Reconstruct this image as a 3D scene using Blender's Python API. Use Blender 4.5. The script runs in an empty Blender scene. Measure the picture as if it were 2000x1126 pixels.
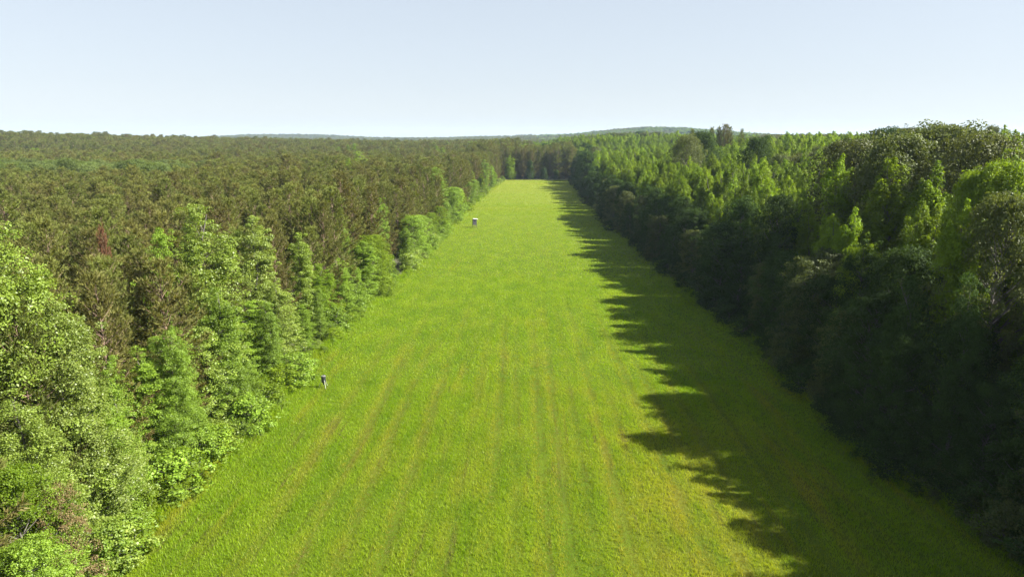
import bpy, math, random
import numpy as np
from mathutils import Vector, Matrix

random.seed(7)
scene = bpy.context.scene
COL = scene.collection
R = math.radians

# ------------------------------------------------------------------ camera
CAM_H = 28.0
F = 1351.0                       # focal length in pixels of a 2000 px wide frame
PITCH = math.atan(292 / F)
YAW = math.atan(22 / F)
cam_d = bpy.data.cameras.new('camera')
cam_d.sensor_width = 36; cam_d.lens = F / 2000 * 36
cam_d.clip_start = .5; cam_d.clip_end = 20000
cam = bpy.data.objects.new('camera', cam_d); COL.objects.link(cam)
cam.location = (0, 0, CAM_H)
cam.rotation_euler = (math.pi / 2 - PITCH, 0, YAW)
scene.camera = cam


def ray(u, v):
    r = (u - 1000) / F; up = (563 - v) / F
    y = math.cos(PITCH) + up * math.sin(PITCH)
    z = -math.sin(PITCH) + up * math.cos(PITCH)
    x = r
    return (x * math.cos(YAW) - y * math.sin(YAW), x * math.sin(YAW) + y * math.cos(YAW), z)


def ground_at(u, v, z=0):
    d = ray(u, v); t = (z - CAM_H) / d[2]
    return d[0] * t, d[1] * t


# field outline on the ground
LE = [ground_at(*p) for p in [(200, 1126), (330, 985), (500, 830), (600, 722), (690, 622), (790, 538), (860, 468), (925, 398), (985, 351)]]
RE = [ground_at(*p) for p in [(1977, 1053), (1907, 1020), (1767, 936), (1664, 852), (1561, 735), (1477, 661), (1330, 553), (1190, 440), (1135, 380), (1112, 351)]]
LE.sort(key=lambda p: p[1]); RE.sort(key=lambda p: p[1])
ly = np.array([-60] + [p[1] for p in LE]); lx = np.array([LE[0][0]] + [p[0] for p in LE])
ry = np.array([-60] + [p[1] for p in RE]); rx = np.array([RE[0][0]] + [p[0] for p in RE])
Y_END = 487.0
def left_edge(y): return np.interp(y, ly, lx)
def right_edge(y): return np.interp(y, ry, rx)


def sm(t):
    t = np.clip(t, 0, 1); return t * t * (3 - 2 * t)


def gauss(x, y, cx, cy, sx, sy): return np.exp(-((x - cx) / sx) ** 2 - ((y - cy) / sy) ** 2)


def terrain(x, y):
    x = np.asarray(x, float); y = np.asarray(y, float)
    D = np.hypot(x, y)
    z = 7.5 * sm((x - 40) / 90) * (1 - .75 * sm((y - 300) / 400))
    z = z + 17 * gauss(x, y, -640, 760, 260, 260)
    z = z + 38 * gauss(x, y, 505, 2500, 330, 500)
    z = z + 9 * gauss(x, y, 520, 900, 330, 300)
    z = z + 5 * gauss(x, y, 60, 900, 400, 220)
    z = z + 20 * gauss(x, y, -1330, 3970, 420, 500)
    far = sm((D - 1700) / 2200)
    z = z + far * (14 + 7 * np.sin(x / 610 + 1.2) + 5 * np.sin(x / 260 + .4) + 4 * np.sin(y / 420))
    z = z + sm((D - 560) / 500) * (1.5 * np.sin(x / 97 + y / 160) + 1.5 * np.sin(y / 120 - x / 210))
    inside = (x > left_edge(np.clip(y, -60, 480)) - 6) & (x < right_edge(np.clip(y, -60, 480)) + 6) & (y < 500)
    return np.where(inside, 0.0, z)


# ------------------------------------------------------------------ materials
def new_mat(name):
    m = bpy.data.materials.new(name); m.use_nodes = True
    nt = m.node_tree; nt.nodes.clear()
    out = nt.nodes.new('ShaderNodeOutputMaterial')
    return m, nt, out


def N(nt, typ, **kw):
    n = nt.nodes.new('ShaderNode' + typ)
    for k, v in kw.items():
        if k in n.inputs.keys() if hasattr(n.inputs, 'keys') else False: n.inputs[k].default_value = v
        else: setattr(n, k, v)
    return n


def mix(nt, fac, a, b, blend='MIX'):
    n = nt.nodes.new('ShaderNodeMix'); n.data_type = 'RGBA'; n.blend_type = blend
    for sock, val in ((n.inputs[0], fac), (n.inputs[6], a), (n.inputs[7], b)):
        if isinstance(val, bpy.types.NodeSocket): nt.links.new(val, sock)
        elif isinstance(val, (int, float)): sock.default_value = val
        else: sock.default_value = (*val, 1)
    return n.outputs[2]


def math_(nt, op, a, b=None, c=None, clamp=False):
    n = nt.nodes.new('ShaderNodeMath'); n.operation = op; n.use_clamp = clamp
    for i, val in enumerate((a, b, c)):
        if val is None: continue
        if isinstance(val, bpy.types.NodeSocket): nt.links.new(val, n.inputs[i])
        else: n.inputs[i].default_value = val
    return n.outputs[0]


def maprange(nt, v, a, b, c=0, d=1):
    n = nt.nodes.new('ShaderNodeMapRange')
    nt.links.new(v, n.inputs[0])
    for i, q in zip((1, 2, 3, 4), (a, b, c, d)): n.inputs[i].default_value = q
    return n.outputs[0]


def noise(nt, vec, scale, detail=3, rough=.5):
    n = nt.nodes.new('ShaderNodeTexNoise'); n.inputs['Scale'].default_value = scale
    n.inputs['Detail'].default_value = detail; n.inputs['Roughness'].default_value = rough
    nt.links.new(vec, n.inputs['Vector']); return n.outputs[0]


def scaled(nt, vec, s):
    n = nt.nodes.new('ShaderNodeVectorMath'); n.operation = 'MULTIPLY'
    nt.links.new(vec, n.inputs[0]); n.inputs[1].default_value = s; return n.outputs[0]


def leaf_mat(name, c1, c2, c3, trans=.38, rough=.55, spec=.22, brown=None, tmul=1.5):
    """c1..c2 vary leaf by leaf, c3 tints whole trees; brown is the colour of the dead inner growth."""
    m, nt, out = new_mat(name)
    c1, c2, c3 = ([q * .60 for q in c] for c in (c1, c2, c3))
    if brown: brown = [q * .56 for q in brown]
    at = N(nt, 'Attribute', attribute_name='leaf_tone')
    cl = N(nt, 'Attribute', attribute_name='clump_tone')
    oi = N(nt, 'ObjectInfo')
    col = mix(nt, at.outputs['Fac'], c1, c2)
    t = maprange(nt, oi.outputs['Random'], 0, 1, 0, .75)
    col = mix(nt, t, col, c3)
    w = maprange(nt, cl.outputs['Fac'], 0, 1, .78, 1.22)
    rv = math_(nt, 'FRACT', math_(nt, 'MULTIPLY', oi.outputs['Random'], 7.31))
    w = math_(nt, 'MULTIPLY', w, maprange(nt, rv, 0, 1, .78, 1.25))
    g = nt.nodes.new('ShaderNodeCombineColor')
    for i in range(3): nt.links.new(w, g.inputs[i])
    col = mix(nt, 1.0, col, g.outputs[0], 'MULTIPLY')
    if brown:
        br = N(nt, 'Attribute', attribute_name='dead')
        f = math_(nt, 'ADD', br.outputs['Fac'], maprange(nt, oi.outputs['Random'], 0, 1, -.22, .12), clamp=True)
        col = mix(nt, f, col, brown)
    pr = N(nt, 'BsdfPrincipled'); pr.inputs['Roughness'].default_value = rough
    pr.inputs['Specular IOR Level'].default_value = spec
    nt.links.new(col, pr.inputs['Base Color'])
    tr = N(nt, 'BsdfTranslucent')
    nt.links.new(mix(nt, 1.0, col, (tmul * 1.05, tmul, tmul * .35), 'MULTIPLY'), tr.inputs['Color'])
    mx = N(nt, 'MixShader'); mx.inputs[0].default_value = trans
    nt.links.new(pr.outputs[0], mx.inputs[1]); nt.links.new(tr.outputs[0], mx.inputs[2])
    nt.links.new(mx.outputs[0], out.inputs[0])
    return m


M = {}
M['gum'] = leaf_mat('gum_leaves', (.165, .29, .016), (.26, .39, .026), (.24, .33, .016), trans=.46)
M['sage'] = leaf_mat('sage_leaves', (.14, .19, .055), (.22, .27, .09), (.15, .22, .04))
M['pale'] = leaf_mat('pale_leaves', (.21, .31, .042), (.37, .46, .095), (.23, .34, .03), rough=.45, spec=.4)
M['fresh'] = leaf_mat('fresh_leaves', (.17, .30, .024), (.31, .45, .05), (.22, .34, .028), rough=.5, spec=.32)
M['lime'] = leaf_mat('lime_leaves', (.14, .235, .018), (.22, .32, .028), (.18, .26, .018), trans=.42)
M['oak'] = leaf_mat('oak_leaves', (.08, .12, .024), (.15, .19, .05), (.12, .135, .04), trans=.32)
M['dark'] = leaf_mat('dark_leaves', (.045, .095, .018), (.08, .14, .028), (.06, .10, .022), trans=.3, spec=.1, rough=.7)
M['pine'] = leaf_mat('pine_needles', (.155, .195, .038), (.215, .255, .052), (.20, .20, .048), trans=.3, rough=.6, spec=.18, brown=(.27, .185, .085), tmul=1.3)
M['rust'] = leaf_mat('rust_needles', (.17, .07, .04), (.24, .11, .06), (.19, .10, .05), trans=.2)
M['tan'] = leaf_mat('tan_leaves', (.20, .16, .06), (.36, .27, .13), (.28, .2, .09), trans=.25)


def bark(name, c1, c2):
    m, nt, out = new_mat(name)
    tc = N(nt, 'TexCoord')
    f = noise(nt, scaled(nt, tc.outputs['Object'], (6, 6, 1.2)), 2.0, 5, .6)
    pr = N(nt, 'BsdfPrincipled'); pr.inputs['Roughness'].default_value = .9
    nt.links.new(mix(nt, f, c1, c2), pr.inputs['Base Color'])
    nt.links.new(pr.outputs[0], out.inputs[0]); return m


M['bark'] = bark('grey_bark', (.06, .052, .045), (.15, .135, .12))
M['pine_bark'] = bark('pine_bark', (.09, .055, .04), (.24, .16, .12))


def field_material(name, blades):
    """Colour of the sown field, from the place in the world: drill rows, furrows, dry and lush patches."""
    m, nt, out = new_mat(name)
    geo = N(nt, 'NewGeometry'); pos = geo.outputs['Position']
    sep = N(nt, 'SeparateXYZ'); nt.links.new(pos, sep.inputs[0])
    big = noise(nt, pos, .045, 3, .55)
    med = noise(nt, scaled(nt, pos, (1, .45, 1)), .33, 4, .6)
    fine = noise(nt, scaled(nt, pos, (1, .6, 1)), 3.2, 4, .7)
    wob = noise(nt, scaled(nt, pos, (.5, .25, 1)), .3, 3, .6)
    rows = math_(nt, 'ADD', noise(nt, scaled(nt, pos, (1, .05, 1)), .55, 3, .6), math_(nt, 'MULTIPLY', math_(nt, 'SUBTRACT', wob, .5), .5))
    rows2 = noise(nt, scaled(nt, pos, (1, .06, 1)), 1.7, 2, .5)
    col = mix(nt, maprange(nt, med, .35, .68), (.134, .228, .006), (.200, .292, .011))
    # drier, yellower ground in streaks along the rows
    dry = math_(nt, 'MULTIPLY', maprange(nt, rows, .50, .72), maprange(nt, big, .38, .62))
    near = maprange(nt, sep.outputs['Y'], 118, 62)
    dry = math_(nt, 'MULTIPLY', dry, math_(nt, 'ADD', math_(nt, 'MULTIPLY', near, .75), .25))
    right = math_(nt, 'MULTIPLY', math_(nt, 'MULTIPLY', maprange(nt, sep.outputs['X'], 5, 12), maprange(nt, sep.outputs['X'], 20, 15)), maprange(nt, sep.outputs['Y'], 78, 48))
    dry = math_(nt, 'ADD', dry, math_(nt, 'MULTIPLY', right, maprange(nt, med, .35, .7, .2, 1)), clamp=True)
    col = mix(nt, math_(nt, 'MULTIPLY', dry, .7), col, (.30, .25, .03))
    # bare furrows
    fur = math_(nt, 'MULTIPLY', math_(nt, 'MULTIPLY', maprange(nt, rows2, .58, .68), maprange(nt, med, .3, .55)), maprange(nt, fine, .35, .6))
    fur = math_(nt, 'MULTIPLY', fur, math_(nt, 'MULTIPLY', near, maprange(nt, big, .36, .52)))
    col = mix(nt, math_(nt, 'MULTIPLY', fur, .75), col, (.10, .075, .03))
    # far end of the field: haze and grazing view painted in as a paler yellow
    far = maprange(nt, sep.outputs['Y'], 110, 420)
    bands = noise(nt, scaled(nt, pos, (.25, 1, 1)), .055, 3, .6)
    col = mix(nt, math_(nt, 'MULTIPLY', far, maprange(nt, bands, .3, .7, .35, .95)), col, (.235, .26, .035))
    # darker tussocks
    tus = maprange(nt, noise(nt, scaled(nt, pos, (.55, 1, 1)), .8, 4, .65), .60, .72)
    col = mix(nt, math_(nt, 'MULTIPLY', tus, .3), col, (.085, .145, .007))
    if blades:
        at = N(nt, 'Attribute', attribute_name='leaf_tone')
        w = maprange(nt, at.outputs['Fac'], 0, 1, .90, 1.13)
        g = nt.nodes.new('ShaderNodeCombineColor')
        for i in range(3): nt.links.new(w, g.inputs[i])
        col = mix(nt, 1.0, col, g.outputs[0], 'MULTIPLY')
        dr = N(nt, 'Attribute', attribute_name='dried')
        col = mix(nt, math_(nt, 'MULTIPLY', dr.outputs['Fac'], .9), col, (.33, .29, .04))
        bt = N(nt, 'Attribute', attribute_name='beaten')
        col = mix(nt, math_(nt, 'MULTIPLY', bt.outputs['Fac'], .85), col, (.09, .07, .03))
        at2 = math_(nt, 'GREATER_THAN', at.outputs['Fac'], .955)
        col = mix(nt, math_(nt, 'MULTIPLY', at2, .6), col, (.32, .31, .11))
        pr = N(nt, 'BsdfPrincipled'); pr.inputs['Roughness'].default_value = .5
        pr.inputs['Specular IOR Level'].default_value = .2
        nt.links.new(col, pr.inputs['Base Color'])
        tr = N(nt, 'BsdfTranslucent')
        nt.links.new(mix(nt, 1.0, col, (1.5, 1.5, .6), 'MULTIPLY'), tr.inputs['Color'])
        mx = N(nt, 'MixShader'); mx.inputs[0].default_value = .45
        nt.links.new(pr.outputs[0], mx.inputs[1]); nt.links.new(tr.outputs[0], mx.inputs[2])
        nt.links.new(mx.outputs[0], out.inputs[0])
    else:
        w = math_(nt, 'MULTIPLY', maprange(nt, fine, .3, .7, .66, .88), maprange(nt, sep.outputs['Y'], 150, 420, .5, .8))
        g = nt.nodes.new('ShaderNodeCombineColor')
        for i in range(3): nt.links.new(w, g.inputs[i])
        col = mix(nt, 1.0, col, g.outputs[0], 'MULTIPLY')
        pr = N(nt, 'BsdfPrincipled'); pr.inputs['Roughness'].default_value = .9
        pr.inputs['Specular IOR Level'].default_value = .1
        nt.links.new(col, pr.inputs['Base Color'])
        bp = N(nt, 'Bump'); bp.inputs['Strength'].default_value = .8; bp.inputs['Distance'].default_value = .25
        nt.links.new(noise(nt, scaled(nt, pos, (1, 1, 1)), 2.2, 6, .7), bp.inputs['Height'])
        nt.links.new(bp.outputs[0], pr.inputs['Normal'])
        nt.links.new(pr.outputs[0], out.inputs[0])
    return m


M['field'] = field_material('field_turf', False)
M['blades'] = field_material('grass_blades', True)

m, nt, out = new_mat('forest_floor')
pos = N(nt, 'NewGeometry').outputs['Position']
pr = N(nt, 'BsdfPrincipled'); pr.inputs['Roughness'].default_value = 1
c = mix(nt, noise(nt, pos, .5, 5, .6), (.05, .035, .02), (.045, .065, .02))
nt.links.new(c, pr.inputs['Base Color']); nt.links.new(pr.outputs[0], out.inputs[0])
M['floor'] = m


def plain(name, col, rough=.6, metal=0, var=.25, sc=8):
    m, nt, out = new_mat(name)
    tc = N(nt, 'TexCoord')
    f = noise(nt, tc.outputs['Object'], sc, 4, .6)
    pr = N(nt, 'BsdfPrincipled'); pr.inputs['Roughness'].default_value = rough; pr.inputs['Metallic'].default_value = metal
    nt.links.new(mix(nt, f, [q * (1 - var) for q in col], [min(1, q * (1 + var)) for q in col]), pr.inputs['Base Color'])
    nt.links.new(pr.outputs[0], out.inputs[0]); return m


M['barrel'] = plain('dark_painted_steel', (.022, .024, .03), .45)
M['galv'] = plain('galvanised_steel', (.62, .62, .58), .4, .2, .12)
M['pale_lid'] = plain('weathered_lid', (.13, .13, .12), .5)
M['blind_wall'] = plain('weathered_dark_boards', (.055, .055, .065), .8)
M['white_roof'] = plain('white_painted_metal', (.6, .6, .58), .45, 0, .05)
M['timber'] = plain('grey_timber', (.07, .065, .05), .85)
M['window_dark'] = plain('painted_window_dark', (.006, .006, .007), .9)  # near-black panel colour, painting the unlit inside of the blind's windows
M['soil'] = plain('bare_sand', (.42, .30, .22), .95, 0, .3, 1.5)


# ------------------------------------------------------------------ mesh helpers
def np_mesh(name, verts, loops, nper, mats, attrs=None, mat_idx=None):
    me = bpy.data.meshes.new(name)
    n = len(loops) // nper
    me.vertices.add(len(verts)); me.vertices.foreach_set('co', np.asarray(verts, np.float32).ravel())
    me.loops.add(len(loops)); me.loops.foreach_set('vertex_index', np.asarray(loops, np.int32))
    me.polygons.add(n)
    me.polygons.foreach_set('loop_start', np.arange(n, dtype=np.int32) * nper)
    for mt in mats: me.materials.append(mt)
    if mat_idx is not None: me.polygons.foreach_set('material_index', np.asarray(mat_idx, np.int32))
    for k, v in (attrs or {}).items():
        a = me.attributes.new(k, 'FLOAT', 'FACE'); a.data.foreach_set('value', np.asarray(v, np.float32))
    me.update(calc_edges=True)
    return me


def norm(a): return a / np.maximum(np.linalg.norm(a, axis=1, keepdims=True), 1e-9)


def leaf_quads(rng, C, Nn, size):
    n = len(C)
    a = norm(np.cross(Nn, norm(rng.normal(size=(n, 3)))))
    b = np.cross(Nn, a)
    s = size[:, None]
    fold = Nn * s * .13
    V = np.empty((n, 4, 3))
    V[:, 0] = C - a * s * .5; V[:, 1] = C + b * s * .36 + fold
    V[:, 2] = C + a * s * .5; V[:, 3] = C - b * s * .36 + fold
    return V.reshape(-1, 3), np.arange(4 * n)


def tubes(segs, sides=5):
    """segs: list of polylines [(p, r), ...] -> verts, quad loops"""
    V = []; L = []
    for pl in segs:
        base = len(V)
        for i, (p, r) in enumerate(pl):
            p = np.asarray(p, float)
            q = np.asarray(pl[min(i + 1, len(pl) - 1)][0], float) - np.asarray(pl[max(i - 1, 0)][0], float)
            q = q / max(np.linalg.norm(q), 1e-9)
            a = np.cross(q, (0, 0, 1) if abs(q[2]) < .9 else (1, 0, 0)); a /= np.linalg.norm(a); b = np.cross(q, a)
            for k in range(sides):
                t = 2 * math.pi * k / sides
                V.append(p + r * (math.cos(t) * a + math.sin(t) * b))
        for i in range(len(pl) - 1):
            for k in range(sides):
                k2 = (k + 1) % sides
                L += [base + i * sides + k, base + i * sides + k2, base + (i + 1) * sides + k2, base + (i + 1) * sides + k]
    return np.array(V), L


def prof_cone(t): return min(1, .62 + t / .30 * .38) * (1 - t) ** .74 * 1.0
def prof_spire(t): return min(1, .45 + t / .35 * .55) * (1 - t) ** .7
def prof_round(t): return math.sqrt(max(.0, 1 - ((t - .42) / .585) ** 2))


def broadleaf(seed, H=20, rad=3.2, h0=.06, prof=prof_cone, nb=170, leaves=34, lsize=.26, clump=.62, leaders=3, lean=.35, per=3, cs=(1.15, .72)):
    rng = np.random.default_rng(seed)
    ph = rng.uniform(0, 6.28, 6); am = rng.uniform(.08, .2, 6)
    zb = H * h0
    segs = []
    wob = [(rng.normal(0, .12 * i ** .7), rng.normal(0, .12 * i ** .7)) for i in range(7)]
    tk = [((wob[i][0], wob[i][1], H * .96 * i / 6), .017 * H * (1 - i / 6.4) ** .9 * .62 + .02) for i in range(7)]
    segs.append(tk)
    def trunk_at(z):
        f = min(max(z / (H * .96) * 6, 0), 5.999); i = int(f); q = f - i
        return np.array(tk[i][0]) * (1 - q) + np.array(tk[i + 1][0]) * q
    # secondary leaders give a crown with more than one point
    tips = [(0.0, 0.0, 1.0)]
    for k in range(leaders):
        az = rng.uniform(0, 6.28); tips.append((math.cos(az) * rad * rng.uniform(.3, .6), math.sin(az) * rad * rng.uniform(.3, .6), rng.uniform(.74, .93)))
    CC = []; CR = []; CD = []; CT = []
    for i in range(nb):
        t = (i + rng.uniform(0, 1)) / nb
        t = t ** .9 if prof is not prof_round else .5 - .5 * math.cos(math.pi * min(1, t * .93 + .03))
        az = i * 2.399963 + rng.normal(0, .35)
        tip = tips[rng.integers(len(tips))]
        topz = tip[2]
        tt = t * topz if prof is not prof_round else t
        lobe = 1 + am[0] * math.sin(2 * az + ph[0] + 3 * t) + am[1] * math.sin(3 * az + ph[1] - 7 * t) + am[2] * math.sin(9 * t + ph[2]) + am[3] * math.sin(5 * az + 14 * t + ph[3])
        r = rad * prof(t) * lobe * rng.uniform(.6, 1.15) + .12
        cz = zb + (H - zb) * tt
        if prof is prof_round: ctr = np.array([0, 0, 0.])
        else:
            w = sm(t * 1.15); ctr = np.array([tip[0] * w, tip[1] * w, 0])
            if tip[2] < 1: r *= 1 - .45 * w
        P = np.array([math.cos(az) * r, math.sin(az) * r, cz]) + ctr
        rise = r * (lean if prof is not prof_round else .55) + .3
        zs = max(zb * .6 + .3, cz - rise - (t * H * .06))
        S = trunk_at(zs)
        dirv = P - S; Lb = np.linalg.norm(dirv); dirv = dirv / max(Lb, 1e-6)
        if Lb > 1.0 and i % 2 == 0:
            mid = (S + P) / 2 + np.array([0, 0, -.05 * Lb])
            segs.append([(S, .012 + .018 * Lb * .6), (mid, .01 + .01 * Lb * .6), (S + (P - S) * .85, .012)])
        for k in range(per):
            f = 1 - (k / per) * .55 * rng.uniform(.6, 1.2)
            off = rng.normal(0, 1, 3) * clump * (.35 + .5 * k) * np.array([1, 1, .6])
            CC.append(S + dirv * Lb * f + off); CR.append(clump * rng.uniform(.65, 1.25) * (.75 + .25 * min(1, r)))
            CD.append(norm((P - np.array([ctr[0], ctr[1], cz - r * .6]))[None])[0]); CT.append(rng.uniform())
    for tp in tips:
        for k in range(5):
            z = zb + (H - zb) * tp[2] - k * .45
            CC.append(np.array([tp[0], tp[1], z]) + rng.normal(0, .12 + .05 * k, 3)); CR.append(.30 + .08 * k); CD.append(np.array([0, 0, 1.])); CT.append(rng.uniform())
    CC = np.array(CC); CR = np.array(CR); CD = np.array(CD); CT = np.array(CT)
    idx = np.repeat(np.arange(len(CC)), leaves)
    n = len(idx)
    d = norm(rng.normal(size=(n, 3)) + CD[idx] * .55 + np.array([0, 0, .25]))
    rr = CR[idx] * rng.uniform(.45, 1.08, n) ** .6
    C = CC[idx] + d * rr[:, None] * np.array([cs[0], cs[0], cs[1]])
    nn = norm(d * .55 + CD[idx] * .35 + rng.normal(size=(n, 3)) * .68 + np.array([0, 0, .34]))
    size = lsize * rng.uniform(.6, 1.3, n)
    C[:, 2] = np.maximum(C[:, 2], .15)
    V, L = leaf_quads(rng, C, nn, size)
    crown = np_mesh('crown', V, L, 4, [M['gum']], dict(leaf_tone=rng.uniform(0, 1, n), clump_tone=CT[idx]))
    tv, tl = tubes(segs)
    trunk = np_mesh('trunk', tv, tl, 4, [M['bark']])
    return crown, trunk


def pine(seed, H=17, base=.38, rad=3.1, nd=18, whorl=.42, deadk=.42):
    rng = np.random.default_rng(seed)
    segs = []
    wx = rng.normal(0, .1, 6).cumsum() * .6; wy = rng.normal(0, .1, 6).cumsum() * .6
    tk = [((wx[i], wy[i], H * .98 * i / 5), .15 * (1 - i / 5.3) + .015) for i in range(6)]
    segs.append(tk)
    def trunk_at(z):
        f = min(max(z / (H * .98) * 5, 0), 4.999); i = int(f); q = f - i
        return np.array(tk[i][0]) * (1 - q) + np.array(tk[i + 1][0]) * q
    P = []; D = []; B = []; K = []
    z = H * base * rng.uniform(.9, 1.05)
    bi = 0
    while z < H - .15:
        t = (z - H * base) / (H * (1 - base)); t = max(t, 0)
        nbr = rng.integers(3, 6)
        for k in range(nbr):
            az = bi * 2.4 + rng.normal(0, .3); bi += 1
            Lb = rad * (min(1, .55 + t * 2.2)) * (1 - t) ** .62 * rng.uniform(.6, 1.18) + .25
            up = .15 + .75 * t + rng.normal(0, .12)
            hd = np.array([math.cos(az), math.sin(az), 0])
            S = trunk_at(z)
            pts = [S + hd * Lb * q + np.array([0, 0, 1]) * (Lb * (up * q - .25 * q * (1 - q) * (1 - t) + .22 * q * q)) for q in (0, .5, 1)]
            if Lb > .9: segs.append([(pts[0], .03), (pts[1], .02), (pts[2], .01)])
            nt_ = max(2, int(Lb / .30))
            dead = deadk * max(0, 1 - t / .4) * rng.uniform(.2, 1.2)
            ct = rng.uniform()
            for j in range(nt_):
                q = 1 - j / nt_ * .78
                c = pts[0] * (1 - q) * (1 - q) + pts[1] * 2 * q * (1 - q) + pts[2] * q * q
                side = np.cross(hd, (0, 0, 1))
                s = rng.uniform(-1, 1) * .38 * Lb * (1.1 - q)
                c = c + side * s + rng.normal(0, .07, 3)
                d = hd * .8 + side * np.sign(s) * .35 + np.array([0, 0, .75 + .6 * t]); d /= np.linalg.norm(d)
                P.append(c); D.append(d); B.append(min(1, dead + .3 * (j / nt_))); K.append(ct)
        z += whorl * rng.uniform(.7, 1.25)
    for j in range(5):
        P.append(trunk_at(H - j * .15) + np.array([0, 0, .1])); D.append(np.array([0, 0, 1.])); B.append(0); K.append(.7)
    P = np.array(P); D = np.array(D); B = np.array(B); K = np.array(K)
    idx = np.repeat(np.arange(len(P)), nd); n = len(idx)
    d = norm(D[idx] + rng.normal(size=(n, 3)) * .55)
    ln = rng.uniform(.28, .56, n)[:, None]
    s = norm(np.cross(d, rng.normal(size=(n, 3))))
    o = P[idx] + rng.normal(0, .06, (n, 3))
    w = rng.uniform(.026, .045, n)[:, None]
    V = np.empty((n, 3, 3)); V[:, 0] = o - s * w * .5; V[:, 1] = o + s * w * .5; V[:, 2] = o + d * ln
    # give each spray a kite outline: short base widening then a long tip
    V4 = np.empty((n, 4, 3)); V4[:, 0] = o; V4[:, 1] = o + d * ln * .45 + s * w; V4[:, 2] = o + d * ln; V4[:, 3] = o + d * ln * .45 - s * w
    crown = np_mesh('crown', V4.reshape(-1, 3), np.arange(4 * n), 4, [M['pine']],
                    dict(leaf_tone=rng.uniform(0, 1, n), clump_tone=K[idx], dead=np.clip(B[idx] + rng.normal(0, .1, n), 0, 1)))
    tv, tl = tubes(segs, 5)
    trunk = np_mesh('trunk', tv, tl, 4, [M['pine_bark']])
    return crown, trunk


def with_mat(crown, key):
    c = crown.copy(); c.materials[0] = M[key]; return c


# variants: (crown mesh, trunk mesh, modelled height, modelled radius)
EDGE = [(*broadleaf(100 + i, 20, 3.3, .03, prof_cone, 190, 78, .165, .60, 3), 20) for i in range(5)]
BROAD = [(*broadleaf(150 + i, 20, 4.7, .03, prof_cone, 300, 92, .145, .62, 4), 20) for i in range(3)]
SPIRE = [(*broadleaf(200 + i, 20, 2.45, .22, prof_spire, 125, 64, .19, .52, 6, .8, 3, (.85, 1.35)), 20) for i in range(4)]
OAK = [(*broadleaf(300 + i, 20, 6.2, .22, prof_round, 300, 52, .22, .80, 0), 20) for i in range(4)]
SKIRT = [(*broadleaf(400 + i, 14, 4.0, .02, prof_round, 200, 60, .19, .68, 0), 14) for i in range(4)]
SHRUB = [(*broadleaf(500 + i, 3, 1.5, .02, prof_round, 60, 30, .17, .36, 0, .35, 2), 3) for i in range(4)]
PINES = [(*pine(600 + i), 17) for i in range(6)]
EDGEPINE = [(*pine(650 + i, 16, .10, 3.3, 18, .42, .85), 16) for i in range(3)]
_mc = {}
def variant(lst, i, key):
    c, t, h = lst[i]
    k = (id(lst), i, key)
    if k not in _mc: _mc[k] = with_mat(c, key)
    return _mc[k], t, h


# ------------------------------------------------------------------ object helpers
def tag(o, label=None, cat=None, group=None, kind=None):
    if label: o['label'] = label
    if cat: o['category'] = cat
    if group: o['group'] = group
    if kind: o['kind'] = kind
    return o


def mesh_obj(name, me, parent=None, loc=None):
    o = bpy.data.objects.new(name, me); COL.objects.link(o)
    if parent: o.parent = parent
    if loc is not None: o.location = loc
    return o


rnd = random.Random(11)
def place_tree(name, var, x, y, h, wide=1.0, label='', cat='tree', group=None, rot=None, tilt=.03):
    crown, trunk, mh = var
    e = bpy.data.objects.new(name, None); COL.objects.link(e)
    e.empty_display_size = .5
    e.location = (x, y, float(terrain(x, y)) - .05)
    e.rotation_euler = (rnd.uniform(-tilt, tilt), rnd.uniform(-tilt, tilt), rnd.uniform(0, 6.28) if rot is None else rot)
    s = h / mh
    e.scale = (s * wide, s * wide, s)
    tag(e, label, cat, group)
    mesh_obj('trunk', trunk, e); mesh_obj('crown', crown, e)
    return e


# ------------------------------------------------------------------ the ground and the field
def grid_mesh(name, xs, ys, mat, zoff=0.0):
    X, Y = np.meshgrid(xs, ys); Z = terrain(X, Y) + zoff
    V = np.stack([X, Y, Z], -1).reshape(-1, 3); nx = len(xs); ny = len(ys)
    i = np.arange(nx - 1)[None] + np.arange(ny - 1)[:, None] * nx
    L = np.stack([i, i + 1, i + nx + 1, i + nx], -1).reshape(-1)
    me = np_mesh(name, V, L, 4, [mat]); me.polygons.foreach_set('use_smooth', np.ones(len(me.polygons), bool)); return me


def stretch(a, n, p=2.2):
    t = np.linspace(-1, 1, n); return a * np.sign(t) * np.abs(t) ** p
xs = stretch(6500, 181); ys = np.concatenate([np.linspace(-300, 600, 120), 600 + 6200 * np.linspace(0.005, 1, 110) ** 1.8])
g = mesh_obj('ground', grid_mesh('ground', xs, ys, M['floor'], -.06)); tag(g, 'dark leaf littered forest floor reaching to the horizon', kind='structure')

rows = np.linspace(5, Y_END, 240); V = []; nx = 25
rg = np.random.default_rng(3)
for yy in rows:
    a = left_edge(yy) - 1.2 + .8 * math.sin(yy / 5.1) + .5 * math.sin(yy / 1.9); b = right_edge(yy) + 3.0 + .7 * math.sin(yy / 4.3)
    for k in range(nx): V.append((a + (b - a) * k / (nx - 1), yy, .0))
V = np.array(V); i = np.arange(nx - 1)[None] + np.arange(len(rows) - 1)[:, None] * nx
L = np.stack([i, i + 1, i + nx + 1, i + nx], -1).reshape(-1)
f = mesh_obj('field', np_mesh('field', V, L, 4, [M['field']])); tag(f, 'long bright green grass field between the two woods', kind='structure')

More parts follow.
